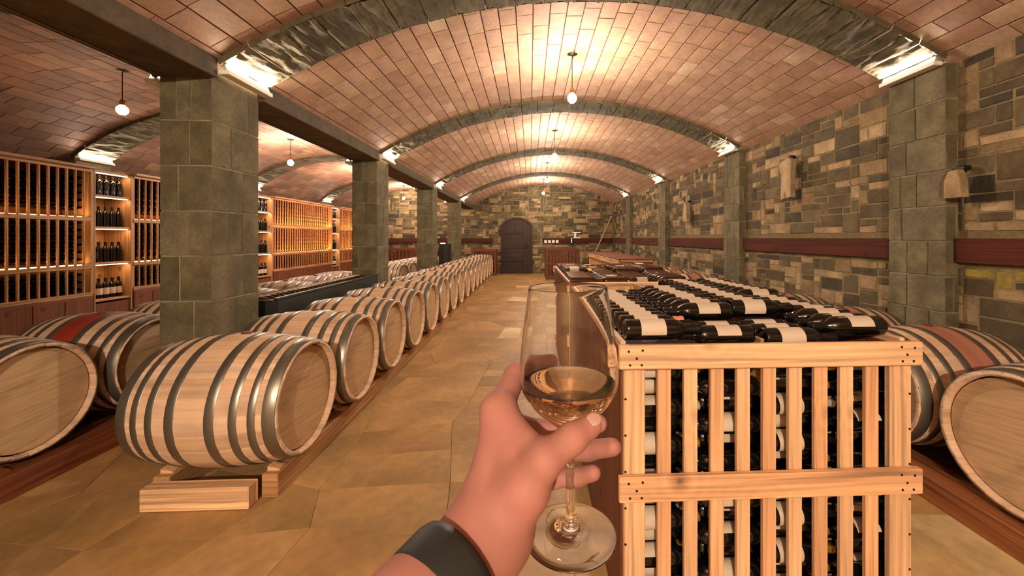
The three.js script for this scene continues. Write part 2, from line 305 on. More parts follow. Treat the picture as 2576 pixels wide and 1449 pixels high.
// dark stone ribs
function rib(label, circ, x0, x1, Z, n) {
  const g = base('arch'); tag(g, label, 'arch', null, 'structure');
  const a0 = arcAng(circ, x1), a1 = arcAng(circ, x0);
  const nn = noiseFn(Math.round(Z * 100 + x0 * 10 + 500));
  for (let i = 0; i < n; i++) {
    const u0 = mix(a0, a1, i / n) + 0.0006, u1 = mix(a0, a1, (i + 1) / n) - 0.0006, sx = 15, sz = 10, P = [], U = [], I = [];
    const off = R(-0.003, 0.003);
    for (let j = 0; j <= sz; j++) for (let k = 0; k <= sx; k++) {
      const a = mix(u0, u1, k / sx), w = j / sz, edge = (k === 0 || k === sx || j === 0 || j === sz) ? 0.005 : 0;
      const s = a * circ.r, d = (Math.abs(nn(s / 6.4 + 0.5, w * 0.44 / 6.4, 128, 26, 4) - 0.5) * 2 - 0.3) * -0.026 + (nn(s / 6.4 + 0.2, w * 0.44 / 6.4, 50, 40, 2) - 0.5) * 0.012 + off + edge;
      const rr = circ.r + d;
      P.push(circ.x + rr * Math.cos(a), circ.y + rr * Math.sin(a), -Z - w * PD); U.push(w * PD, s);
    }
    for (let j = 0; j < sz; j++) for (let k = 0; k < sx; k++) { const b = j * (sx + 1) + k; I.push(b, b + sx + 1, b + 1, b + 1, b + sx + 1, b + sx + 2); }
    // sides up to the vault
    for (const w of [0, 1]) for (let k = 0; k < sx; k++) {
      const c = [[k, 0], [k + 1, 0], [k + 1, 1], [k, 1]].map(([kk, t]) => { const a = mix(u0, u1, kk / sx), rr = circ.r + (t ? 0.14 : 0.008 + off); P.push(circ.x + rr * Math.cos(a), circ.y + rr * Math.sin(a), -Z - w * PD); U.push(a * circ.r, rr); return P.length / 3 - 1; });
      w ? I.push(c[0], c[1], c[2], c[0], c[2], c[3]) : I.push(c[0], c[2], c[1], c[0], c[3], c[2]);
    }
    const ge = new THREE.BufferGeometry(); ge.setAttribute('position', new THREE.Float32BufferAttribute(P, 3)); ge.setAttribute('uv', new THREE.Float32BufferAttribute(U, 2)); ge.setIndex(I); ge.computeVertexNormals();
    part('stone', ge, i % 3 ? M.arch : M.arch2, g);
  }
}
const ord = ['zeroth', 'nearest', 'second', 'third', 'fourth', 'fifth', 'sixth', 'seventh', 'eighth', 'ninth', 'tenth', 'eleventh', 'twelfth', 'thirteenth', 'fourteenth', 'fifteenth', 'sixteenth', 'seventeenth', 'eighteenth', 'nineteenth', 'twentieth', 'twenty-first', 'twenty-second', 'twenty-third', 'twenty-fourth'];
for (let i = 0; i < 5; i++) {
  rib(i ? `dark rough stone arch across the nave vault, ${ord[i]} from the viewer` : 'dark stone arch above and behind the viewer', NAVE, -2.02, 2.95, PZ[i], 23);
  rib(i ? `dark stone arch over the left aisle, ${ord[i]} from the viewer` : 'dark stone aisle arch behind the viewer', AISLE, -5.98, -2.42, PZ[i], 17);
}
// arcade beams between the pillars
for (let i = 0; i < 6; i++) {
  const z0 = i ? PZ[i - 1] + PD : -ZN, z1 = i < 5 ? PZ[i] : ZE, L = z1 - z0;
  if (L < 0.05) continue;
  const g = base('beam'); tag(g, i === 1 ? 'dark stone beam overhead running to the nearest pillar' : `dark stone arcade beam over the left pillars, ${ord[i] ?? i} bay`, 'beam', null, 'structure');
  part('lintel', box(0.38, 0.62, L, 0.006), M.beam, g, -2.22, 2.34 + 0.31, -(z0 + z1) / 2);
}
// pillars of squared blocks
function blocks(g, W, D, H, faces, rowH, limitFaces) {
  const rows = Math.round(H / rowH), rh = H / rows;
  for (let j = 0; j < rows; j++) for (const f of faces) {
    const span = f === 'front' || f === 'back' ? W : D; let u = 0;
    while (u < span - 0.01) {
      let w = j % 2 === (f === 'front' ? 0 : 1) ? R(0.5, 0.75) * span : R(0.25, 0.5) * span; if (span - u - w < 0.1) w = span - u;
      const c = u + w / 2, y = (j + 0.5) * rh, e = -0.002 + R(-0.001, 0.001);
      const geo = rect(w - 0.004, rh - 0.004, 0.02, 0.002, 0.0012), mt = pick(blockMats);
      if (f === 'front') part('block', geo, mt, g, -W / 2 + c, y, e);
      if (f === 'back') part('block', geo, mt, g, -W / 2 + c, y, -D - e, 0, Math.PI, 0);
      if (f === 'right') part('block', geo, mt, g, W / 2 + e, y, -c, 0, Math.PI / 2, 0);
      if (f === 'left') part('block', geo, mt, g, -W / 2 - e, y, -c, 0, -Math.PI / 2, 0);
      u += w;
    }
  }
}
PZ.forEach((Z, i) => {
  const W = PXb - PXa, g = base('pillar', (PXa + PXb) / 2, 0, -Z); tag(g, i ? `grey-green stone block pillar between nave and left aisle, ${ord[i]} from the viewer` : 'stone block pillar behind the viewer', 'pillar', null, 'structure');
  part('core', box(W - 0.012, 2.43, PD - 0.012), M.blockMortar, g, 0, 1.2, -PD / 2);
  if (i) blocks(g, W, PD, 2.36, ['front', 'right', 'left'], 0.283);
  const h = base('pilaster', 2.95 + 0.11, 0, -Z); tag(h, i ? `grey-green stone block pilaster on the right wall, ${ord[i]} from the viewer` : 'stone pilaster on the right wall behind the viewer', 'pilaster', null, 'structure');
  part('core', box(0.2, 2.56, PD - 0.012), M.blockMortar, h, 0, 1.28, -PD / 2);
  if (i) blocks(h, 0.22, PD, 2.55, ['front', 'left'], 0.255);
  const k = base('pilaster', -6.04, 0, -Z); tag(k, i ? `stone pilaster between the left wall racks, ${ord[i]} from the viewer` : 'left wall stone pilaster behind the viewer', 'pilaster', null, 'structure');
  part('core', box(0.2, 2.36, PD - 0.012), M.blockMortar, k, 0, 1.18, -PD / 2);
});
// dark red timber band on the right and end walls
for (let i = 0; i < 6; i++) {
  const z0 = i ? PZ[i - 1] + PD : -ZN, z1 = i < 5 ? PZ[i] : ZE;
  const o = single('trim', box(0.07, TRIM_Y[1] - TRIM_Y[0], z1 - z0 - 0.01, 0.004), M.trim, XR - 0.01, (TRIM_Y[0] + TRIM_Y[1]) / 2, -(z0 + z1) / 2);
  o.name = 'trim_' + (i + 1); tag(o, i ? `dark red timber band along the right wall, ${ord[i]} stretch from the viewer` : 'timber band on the right wall behind the viewer', 'trim', null, 'structure');
}
for (const [k, x0, x1] of [[7, 0.45, XR - 0.05], [8, -5.7, -1.35]]) {
  const o = single('trim', box(x1 - x0, 0.16, 0.06, 0.004), M.trim, (x0 + x1) / 2, 1.2, -ZE + 0.03);
  o.name = 'trim_' + k; tag(o, k === 7 ? 'dark timber band on the end wall to the right of the door' : 'dark timber band on the end wall to the left of the door', 'trim', null, 'structure');
}
{ // arched door of vertical planks
  const g = base('door_1', DOOR.x, 0, -ZE + 0.005); tag(g, 'dark wooden plank door with an arched top in the end wall', 'door', null, 'structure');
  const n = 7, w = 1.0 / n;
  for (let i = 0; i < n; i++) {
    const xa = -0.5 + i * w + 0.004, xb = xa + w - 0.008, s = new THREE.Shape(); s.moveTo(xa, 0.02); s.lineTo(xb, 0.02);
    for (let k = 0; k <= 4; k++) { const x = mix(xb, xa, k / 4); s.lineTo(x, doorTop(DOOR.x + x) - 0.05); }
    part('plank', new THREE.ExtrudeGeometry(s, { depth: 0.04, bevelEnabled: true, bevelSize: 0.003, bevelThickness: 0.003, bevelSegments: 1 }), M.door, g);
  }
  const f = new THREE.Shape(); f.moveTo(-0.56, 0); for (let k = 0; k <= 16; k++) { const x = mix(-0.53, 0.53, k / 16); f.lineTo(x * 1.055, doorTop(DOOR.x + x) + 0.02); } f.lineTo(0.56, 0); f.lineTo(0.5, 0);
  for (let k = 0; k <= 16; k++) { const x = mix(0.5, -0.5, k / 16); f.lineTo(x, doorTop(DOOR.x + x) - 0.05); } f.lineTo(-0.5, 0);
  part('frame', new THREE.ExtrudeGeometry(f, { depth: 0.07, bevelEnabled: true, bevelSize: 0.004, bevelThickness: 0.004, bevelSegments: 1 }), M.door, g);
  for (const y of [0.45, 1.45]) part('hinge_strap', box(0.7, 0.05, 0.012), M.iron, g, -0.13, y, 0.05);
  part('middle_rail', box(0.98, 0.09, 0.02), M.door, g, 0, 0.97, 0.05);
  const hd = part('handle', new THREE.TorusGeometry(0.05, 0.009, 8, 20), M.iron, g, 0.36, 1.0, 0.075);
}

// ---------------------------------------------------------------- lamps
const glow = (hex, k) => new THREE.MeshStandardMaterial({ color: 0x000000, emissive: hex, emissiveIntensity: k, roughness: 1 });
const bulbGlow = glow(0xfff0dc, 6), upGlow = glow(0xfff2dc, 3.5), ledGlow = glow(0xffc070, 4), nicheGlow = glow(0xffe2b0, 3);
function pendant(x, y, z, top, label, power, dim) {
  const g = base('pendant_lamp', x, y, z); tag(g, label, 'lamp', 'bare bulbs hanging from the vaults');
  part('canopy', lathe([[0.001, 0], [0.055, 0], [0.06, -0.012], [0.02, -0.03], [0.001, -0.03]].reverse(), 20), M.iron, g, 0, top - y, 0);
  part('cord', new THREE.CylinderGeometry(0.004, 0.004, top - y - 0.09, 8), M.iron, g, 0, (top - y + 0.07) / 2, 0);
  part('socket', lathe([[0.001, 0.045], [0.02, 0.045], [0.022, 0.05], [0.022, 0.09], [0.012, 0.105], [0.001, 0.105]], 16), M.brass, g);
  part('bulb', lathe([[0.001, -0.055], [0.025, -0.05], [0.045, -0.028], [0.05, 0], [0.044, 0.022], [0.026, 0.04], [0.019, 0.05]], 20), dim ? glow(0xffe0b0, 2.0) : bulbGlow, g);
  const l = new THREE.PointLight(BULB, power); l.position.y = 0; l.shadow.radius = 1.5; l.castShadow = true; g.add(l);
}
const vaultTop = (c, x) => c.y + Math.sqrt((c.r + 0.06) ** 2 - (x - c.x) ** 2);
[[-2.7, 1], [4.0, 1], [6.85, 1], [9.8, 1], [12.6, 1]].forEach(([Z], i) => pendant(i ? 0.44 : -0.4, i ? 2.76 : 2.5, -Z, vaultTop(NAVE, i ? 0.44 : -0.4), i < 1 ? 'bare bulb hanging in the nave vault behind the viewer' : `bare glowing bulb on the centre line of the nave, ${ord[i]} from the viewer`, i < 1 ? LIGHT.bulbBack : LIGHT.bulb));
[[4.16, 1], [6.95, 0], [9.8, 0], [13.0, 0]].forEach(([Z, dim], i) => pendant(-4.2, 2.62, -Z, vaultTop(AISLE, -4.2), `bare bulb hanging in the left aisle, ${i ? ord[i + 1] : 'dimmest and nearest'} from the viewer`, LIGHT.bulb * (dim ? 0.03 : 1.0), dim));
// strip uplights on the ledges at the feet of the ribs
function uplight(x, y, Z, dir, label, power = 1) {
  const g = base('uplight', x, y, -(Z + PD / 2)); tag(g, label, 'uplight', 'strip uplights at the feet of the vault ribs');
  part('housing', box(0.07, 0.03, PD - 0.01, 0.003), M.white, g, 0, 0, 0);
  part('diffuser', box(0.012, 0.055, PD - 0.04, 0.003), upGlow, g, dir * 0.008, 0.042, 0, 0, 0, dir * 0.35);
  const l = new THREE.RectAreaLight(WARM, LIGHT.uplight * power, PD - 0.05, 0.05);
  l.position.set(dir * 0.022, 0.055, 0); g.add(l); g.updateMatrixWorld(true);
  const w = g.localToWorld(V(dir * 0.022, 0.055, 0)); l.lookAt(w.x + dir * 0.5, w.y + 0.9, w.z);
}
PZ.forEach((Z, i) => {
  const n = (s) => i ? `${s}, ${ord[i]} from the viewer` : `${s}, behind the viewer`;
  uplight(-2.0, 2.385, Z, 1, n('white strip uplight at the nave side of a left pillar'), i ? 1 : 0.12);
  uplight(2.9, 2.545, Z, -1, n('white strip uplight on top of a right pilaster'), i ? 1 : 0.12);
  uplight(-2.46, 2.32, Z, -1, n('white strip uplight at the aisle side of a left pillar'), i < 2 ? 0.04 : 0.25);
  uplight(-5.92, 2.335, Z, 1, n('strip uplight above the left wall racks'), [0.05, 0.2][i] ?? 0.8);
});

// ---------------------------------------------------------------- barrels (axis along x, centre at the origin)
const BL = 0.72, BR = 0.334, HR = 0.292, NS = 24;
const bRad = (x) => BR - (BR - HR) * Math.pow(Math.abs(2 * x / BL), 1.9);
function staveGeo(a0, a1, seg) {
  const P = [], U = [], I = [], am = (a0 + a1) / 2, row = (f) => { const k = P.length / 3; f(); return k; };
  const add = (x, a, r, v) => { P.push(x, r * Math.sin(a), r * Math.cos(a)); U.push(x, v); };
  const off = R(0, 4), wv = (a1 - a0) * BR;
  const rows = [];
  const xs = []; for (let i = 0; i <= seg; i++) xs.push(mix(-BL / 2, BL / 2, i / seg));
  const line = (x, dr, g) => row(() => { add(x, a0, bRad(x) - dr - g, off); add(x, mix(a0, a1, 0.08), bRad(x) - dr, off + wv * 0.08); add(x, am, bRad(x) - dr + 0.001 * (g > 0), off + wv / 2); add(x, mix(a0, a1, 0.92), bRad(x) - dr, off + wv * 0.92); add(x, a1, bRad(x) - dr - g, off + wv); });
  rows.push(line(-BL / 2 + 0.045, 0.03, 0)); rows.push(line(-BL / 2, 0.022, 0)); rows.push(line(-BL / 2, 0.003, 0.003));
  for (const x of xs.slice(1, -1)) rows.push(line(x, 0, 0.0025));
  rows.push(line(BL / 2, 0.003, 0.003)); rows.push(line(BL / 2, 0.022, 0)); rows.push(line(BL / 2 - 0.045, 0.03, 0));
  for (let j = 0; j < rows.length - 1; j++) for (let i = 0; i < 4; i++) { const a = rows[j] + i, b = rows[j + 1] + i; I.push(a, a + 1, b, a + 1, b + 1, b); }
  const g = new THREE.BufferGeometry(); g.setAttribute('position', new THREE.Float32BufferAttribute(P, 3)); g.setAttribute('uv', new THREE.Float32BufferAttribute(U, 2)); g.setIndex(I); g.computeVertexNormals(); return g;
}
const staves = []; for (let i = 0; i < NS; i++) staves.push(staveGeo(i / NS * Math.PI * 2, (i + 1) / NS * Math.PI * 2, 12));
function hoopGeo(x, w) {
  const pts = [[bRad(x - w / 2) - 0.004, x - w / 2], [bRad(x - w / 2) + 0.0022, x - w / 2], [bRad(x) + 0.0026, x], [bRad(x + w / 2) + 0.0022, x + w / 2], [bRad(x + w / 2) - 0.004, x + w / 2]];
  return lathe(pts, 48).rotateZ(-Math.PI / 2);
}
const HOOPS = [[0.331, 0.052], [0.262, 0.032], [0.186, 0.034], [0.088, 0.042]].flatMap(([x, w]) => [[-x, w], [x, w]]).map(([x, w]) => hoopGeo(x, w));
const headGeo = (s) => new THREE.CylinderGeometry(HR - 0.028, HR - 0.028, 0.02, 40).rotateZ(Math.PI / 2).translate(s * (BL / 2 - 0.04), 0, 0);
const HEADS = [headGeo(-1), headGeo(1)];
const bandGeo = (() => { const pts = []; for (let i = 0; i <= 6; i++) { const x = mix(-0.067, 0.067, i / 6); pts.push([bRad(x) + 0.0018, x]); } return lathe(pts, 48).rotateZ(-Math.PI / 2); })();
const bungGeo = new THREE.CylinderGeometry(0.022, 0.025, 0.012, 16);
function barrel(detail, band) {
  const g = new THREE.Group(); g.name = 'oak_barrel';
  if (detail) staves.forEach((s, i) => part('stave', s, oakMats[(i * 7 + (i >> 2)) % 4], g));
  else part('body', mergeGeometries(staves), oakMats[0], g);
  HOOPS.forEach((h) => part('hoop', h, M.steel, g));
  HEADS.forEach((h) => part('head', h, headMat, g));
  if (band) part('stained_band', bandGeo, band, g).userData.label = band === redStain ? 'dark red stained middle' : 'wine-pink stained middle';
  part('bung', bungGeo, M.redwood, g, 0, BR + 0.003, 0);
  return g;
}
const kinds = { detail: barrel(true), plain: barrel(false), red: barrel(true, redStain), pink: barrel(true, pinkOak), pinkPlain: barrel(false, pinkOak) };
function putBarrel(kind, x, y, z, label, group) { const c = kinds[kind].clone(); c.name = numbered('oak_barrel'); scene.add(c); c.position.set(x, y, z); c.rotation.x = R(-0.15, 0.15); tag(c, label, 'barrel', group); }
const BY = 0.4408, SP = 0.672;
const NB = 16;
for (let i = 0; i < NB; i++) putBarrel(i < 5 ? 'detail' : 'plain', -1.2 - BL / 2, BY, -(2.16 + i * SP), i ? `pale oak barrel in the row left of the aisle, ${ord[i + 1]} from the near end` : 'nearest pale oak barrel with steel hoops in the row left of the aisle', 'barrels in the row left of the aisle');
for (let i = 0; i < 15; i++) { if (i > 6 && i < 9) continue; putBarrel(i === 1 ? 'red' : i < 3 ? 'detail' : 'plain', -2.62 - BL / 2, BY, -(2.17 + i * SP), i === 0 ? 'shadowed oak barrel at the left edge, its round head facing the aisle' : i === 1 ? 'oak barrel with a dark red stained middle beside the near pillar' : `oak barrel in the left aisle row behind the pillars, ${ord[i + 1]} from the near end`, 'barrels in the left aisle row'); }
for (let i = 0; i < 15; i++) putBarrel(i < 4 ? 'pink' : 'pinkPlain', 2.0 + BL / 2, BY, -(1.5 + i * SP), i ? `oak barrel between the bottle racks and the right wall, ${ord[i + 1]} from the near end` : 'big oak barrel at the right edge showing its shadowed head', 'barrels along the right wall');
// timber cradles under the rows
function cradle(x0, x1, z0, z1, mat, mat2, label, cross, zb, w0 = 0.08, w1 = 0.08) {
  const g = base('barrel_cradle', 0, 0, 0); tag(g, label, 'barrel stand');
  const n = Math.max(1, Math.round((z1 - z0) / 4.2)), l = (z1 - z0) / n;
  for (let i = 0; i < n; i++) for (const x of [x0, x1]) part('rail', box(x === x0 ? w0 : w1, 0.118, l - 0.004, 0.004), mat, g, x, 0.059, -(z0 + (i + 0.5) * l));
  if (cross) part('cross_timber', box(cross[1] - cross[0], 0.108, 0.07, 0.004), mat2, g, (cross[0] + cross[1]) / 2, 0.054, -cross[2]);
  const w = slab([[0, 0], [0.06, 0], [0.06, 0.01], [0, 0.022]], 0.05, 0.002);
  for (let z = zb; z < z1 - 0.05; z += SP) for (const x of [x0, x1]) part('wedge', w, mat2, g, x - 0.03, 0.118, -z);
}
cradle(-1.82, -1.30, 1.98, 12.9, M.beamWood, M.cedar, 'pale timber rails with a sawn cross timber under the left barrel row', [-1.845, -1.345, 1.935], 2.16 - 0.15);
cradle(-3.24, -2.66, 0.9, 12.9, M.cedarDark, M.cedarDark, 'reddish timber rails under the left aisle barrels', null, 2.17 - 0.15, 0.08, 0.18);
cradle(2.05, 2.62, 0.6, 11.6, M.beamWood2, M.beamWood2, 'dark timber rails under the barrels by the right wall', null, 1.5 - 0.15, 0.18, 0.08);
// ---------------------------------------------------------------- bottles
const BOT_L = 0.262;
const bodyPts = [[0.001, 0.012], [0.02, 0.006], [0.031, 0], [0.0345, 0.004], [0.035, 0.012], [0.035, 0.165], [0.0335, 0.178], [0.027, 0.193], [0.018, 0.204], [0.0148, 0.215], [0.0142, 0.249], [0.0158, 0.251], [0.0158, 0.26], [0.013, 0.262], [0.001, 0.262]];
const bodyGeo = lathe(bodyPts, 20), capGeo = lathe([[0.0149, 0.222], [0.0152, 0.223], [0.0147, 0.2485], [0.0163, 0.2505], [0.0163, 0.2615], [0.0135, 0.2635], [0.001, 0.2638]], 16);
const labelGeo = lathe([[0.0354, 0.05], [0.0354, 0.135]], 18, -1.75, 3.5);        // wraps the side that faces +z of the upright bottle
const lyingFix = (g) => g;
function bottle(glass, label, cap, lab2) {
  const g = new THREE.Group(); g.name = 'wine_bottle';
  part('glass_body', bodyGeo, glass, g);
  if (label) part('label', labelGeo, label, g);
  if (cap) part('capsule', capGeo, cap, g);
  return g;
}
const BOT = {
  white: bottle(M.bottle, M.label, M.capBlack), pink: bottle(M.bottle, M.label, M.capPink), gold: bottle(M.bottle, M.label, M.capGold), silver: bottle(M.bottle, M.label2, M.capSilver), plain: bottle(M.bottle, null, M.capGold),
  brown: bottle(M.bottleBrown, null, M.capBlack), brownLabel: bottle(M.bottleBrown, M.label2, M.capGold), upright: bottle(M.bottle, M.label, M.capBlack), uprightBare: bottle(M.bottle, null, M.capBlack),
};
// a bottle lying along x, its base at x, its neck towards dir; the label turned by roll
function lay(kind, x, y, z, dir, label, group, roll = 0) {
  const c = BOT[kind].clone(); c.name = numbered('wine_bottle'); scene.add(c); c.position.set(x, y, z);
  c.quaternion.setFromEuler(new THREE.Euler(0, 0, -dir * Math.PI / 2)).multiply(new THREE.Quaternion().setFromAxisAngle(V(0, 1, 0), -dir * Math.PI / 2 + roll));
  tag(c, label, 'wine bottle', group); return c;
}
// ---------------------------------------------------------------- slatted bottle racks
function bottleRack(x, z, W, D, H, label, o = {}) {
  const g = base('bottle_rack', x, 0, z, o.turn ?? 0); tag(g, label, 'bottle rack');
  const A = o.mat ?? M.cedar, B = o.mat2 ?? M.cedarB, n = o.slats ?? 9, gap = (W - 0.145) / (n * 2 + 1);
  for (const s of [0, 1]) {                                   // front and back
    const z0 = s ? -D : 0, d = s ? -1 : 1;
    for (const [y, h] of [[H - 0.039, 0.078], [0.493, 0.082], [0.06, 0.08]]) {
      const r = part('rail', box(W + 0.03, h, 0.022, 0.003), y > 0.6 ? A : B, g, W / 2, y, z0 + d * 0.011);
      if (!s && o.nails) for (const sx of [0, 1]) for (const [a, b] of [[0.03, 0.22], [0.075, 0.25], [0.056, -0.02], [0.034, -0.25], [0.072, -0.25]]) part('nail', nailGeo, M.nail, r, (sx ? 1 : -1) * ((W + 0.03) / 2 - a), b * h * 1.2, 0.0112, Math.PI / 2, 0, 0);
    }
    for (const [px, w] of [[0.04, 0.07], [W - 0.04, 0.075]]) { const p = part('post', box(w, H - 0.02, 0.024, 0.003), A, g, px, (H - 0.02) / 2, z0 - d * 0.0125); if (!s && o.nails) for (let k = 0; k < 7; k++) part('nail', nailGeo, M.nail, p, (px < W / 2 ? -1 : 1) * 0.03, -0.4 + k * 0.118, 0.0122, Math.PI / 2, 0, 0); }
    for (let i = 0; i < n; i++) part('slat', box(gap * 1.02, H - 0.03, 0.018, 0.0025), i % 2 ? A : B, g, 0.0725 + gap * (2 * i + 1.5), (H - 0.03) / 2, z0 - d * 0.01);
  }
  const nb = o.sideBoards ?? Math.max(3, Math.round(D / 0.14)), w = (D - 0.06) / nb;
  for (const sx of [0, 1]) {
    for (let i = 0; i < nb; i++) part('side_board', box(0.018, H - 0.02, w - (o.sideGap ?? 0.003), 0.002), M.redwood, g, sx ? W - 0.009 : 0.009, (H - 0.02) / 2, -0.03 - (i + 0.5) * w);
    part('top_rail', box(0.018, 0.03, D - 0.05, 0.003), A, g, sx ? W - 0.009 : 0.009, H - 0.012, -D / 2);
  }
  part('floor_board', box(W - 0.04, 0.02, D - 0.06), M.redwood, g, W / 2, 0.02, -D / 2);
  if (o.shelfY) part('shelf', box(W - 0.04, 0.016, D - (o.shelfFrom ?? 0) - 0.06), M.redwood, g, W / 2, o.shelfY, -(D + (o.shelfFrom ?? 0)) / 2);
  if (o.lid) for (let i = 0; i < 4; i++) part('lid_board', box(W - 0.004, 0.018, D / 4 - 0.004), M.redwood, g, W / 2, H + 0.012, -(i + 0.5) * D / 4);
  if (o.divider) part('divider', box(0.014, 0.2, D - 0.08), M.beamWood, g, W / 2, H - 0.1, -D / 2);
  return g;
}
const nailGeo = new THREE.CylinderGeometry(0.0042, 0.0042, 0.001, 8);
const RX = 0.30, RZ = -1.235, RW = 0.985, RH = 0.955;
bottleRack(RX, RZ, RW, 1.69, RH, 'nearest pale slatted wooden rack packed with wine bottles at the right', { nails: true, divider: true, shelfY: 0.8, shelfFrom: 0.2 });
bottleRack(RX, RZ - 1.74, RW, 1.72, RH, 'second slatted rack of bottles directly behind the nearest one', { divider: true, shelfY: 0.8, mat: M.cedarB });
const COLS = [['leftmost', RX + 0.021, 1], ['second', RX + 0.484, -1], ['third', RX + 0.502, 1], ['rightmost', RX + 0.964, -1]];
const up = 0.25;
COLS.forEach(([cn, cx, dir], ci) => {
  // seen through the slats, row by row
  for (let r = 0; r < 14; r++) {
    const y = 0.848 - r * 0.064; if (y < 0.07) break;
    const d = r % 2 ? -dir : dir, x = d === dir ? cx : cx + dir * (BOT_L + 0.19 - 0.005);
    const kind = pick(['gold', 'white', 'silver', 'gold', 'plain']);
    lay(kind, d === dir ? cx : cx + dir * 0.463, y, RZ - 0.072 - (ci % 2) * 0.039, d, `bottle behind the nearest rack's slats, ${cn} stack, ${ord[r + 1] === 'nearest' ? 'first' : ord[r + 1]} from the top`, 'bottles behind the slats of the nearest rack', R(-0.8, 1.3));
  }
  // lying on top of the nearest rack
  for (let k = 0; k < 21; k++) {
    const Z = 1.296 + k * 0.0745 + (ci % 2 ? 0.037 : 0), zz = Z;
    let y = [zz < 2.1 ? 0.985 : 0.865, k < 2 ? 0.955 : zz < 2.05 ? 1.01 : 0.862, k < 3 ? 0.952 : zz < 2.35 ? 1.012 : 0.872, zz < 1.88 ? 0.982 : zz < 2.5 ? 1.0 : 0.87][ci];
    const low = y < 0.9;
    lay(low ? (rnd() < 0.25 ? 'brownLabel' : 'brown') : ci === 1 && k > 2 && k < 9 ? 'white' : ci === 0 && k > 1 && k < 8 ? 'pink' : 'white', cx, y + R(-0.003, 0.003), -Z, dir, `${low ? 'brown-glinting' : 'white-labelled dark'} bottle on the nearest rack, ${cn} column, ${k ? ord[k + 1] : 'first'} from the front`, 'bottles lying on the nearest rack', -Math.PI / 2 + 1.5708 + up + R(-0.12, 0.12));
  }
  for (let k = 0; k < 21; k++) {
    const Z = 3.03 + k * 0.0765 + (ci % 2 ? 0.037 : 0);
    lay(rnd() < 0.2 ? 'brownLabel' : 'brown', cx, [0.955, 0.945, 0.95, 0.958][ci] + R(-0.004, 0.004) + (k > 6 && k < 15 && ci !== 1 ? 0.035 : 0), -Z - 0.02, dir, `brown-glinting bottle on the second rack, ${cn} column, ${k ? ord[k + 1] : 'first'} from the front`, 'bottles lying on the second rack', up + R(-0.3, 0.3));
  }
});
bottleRack(0.50, -12.0, 1.03, 0.9, 0.96, 'reddish slatted rack standing near the end wall, right of the door', { slats: 8, mat: M.redwood, mat2: M.redwood });
bottleRack(-1.98, -13.3, 0.82, 0.6, 0.9, 'slatted rack against the end wall behind the left barrel row', { slats: 8, mat: M.redwood, mat2: M.redwood });
bottleRack(1.33, -8.6, 2.9, 0.55, 0.96, 'long slatted rack with its slats facing the aisle, beyond the right racks', { slats: 24, lid: true, turn: -Math.PI / 2, mat: M.beamWood, mat2: M.beamWood });
bottleRack(-5.3, -13.2, 2.4, 0.7, 0.95, 'brown slatted rack against the end wall of the left aisle', { slats: 18, mat: M.redwood, mat2: M.redwood });
// low black bin between the first two pillars
{
  const g = base('bottle_bin', -2.04, 0, -4.18); tag(g, 'long low black bin of bottles between the two nearest left pillars', 'bottle bin');
  part('front_panel', box(0.02, 0.8, 2.02), M.darkGreen, g, 0.02, 0.4, 0); part('back_panel', box(0.02, 0.8, 2.02), M.darkGreen, g, -0.33, 0.4, 0);
  for (const s of [-1, 1]) part('end_panel', box(0.33, 0.8, 0.02), M.darkGreen, g, -0.155, 0.4, s * 1.0);
  part('shelf', box(0.33, 0.02, 1.98), M.darkGreen, g, -0.155, 0.735, 0);
  part('rim', box(0.035, 0.02, 2.06), M.darkGreen, g, 0.02, 0.81, 0);
  for (let k = 0; k < 26; k++) lay(k % 6 ? 'white' : 'brownLabel', -2.04 - 0.3, 0.782, -(3.24 + k * 0.0745), 1, `dark bottle lying on the low black bin, ${k ? ord[k + 1] ?? ['', 'last', 'last but one'][26 - k] : 'first'} from the near end`, 'bottles on the low black bin', 0.3 + R(-0.3, 0.3));
}
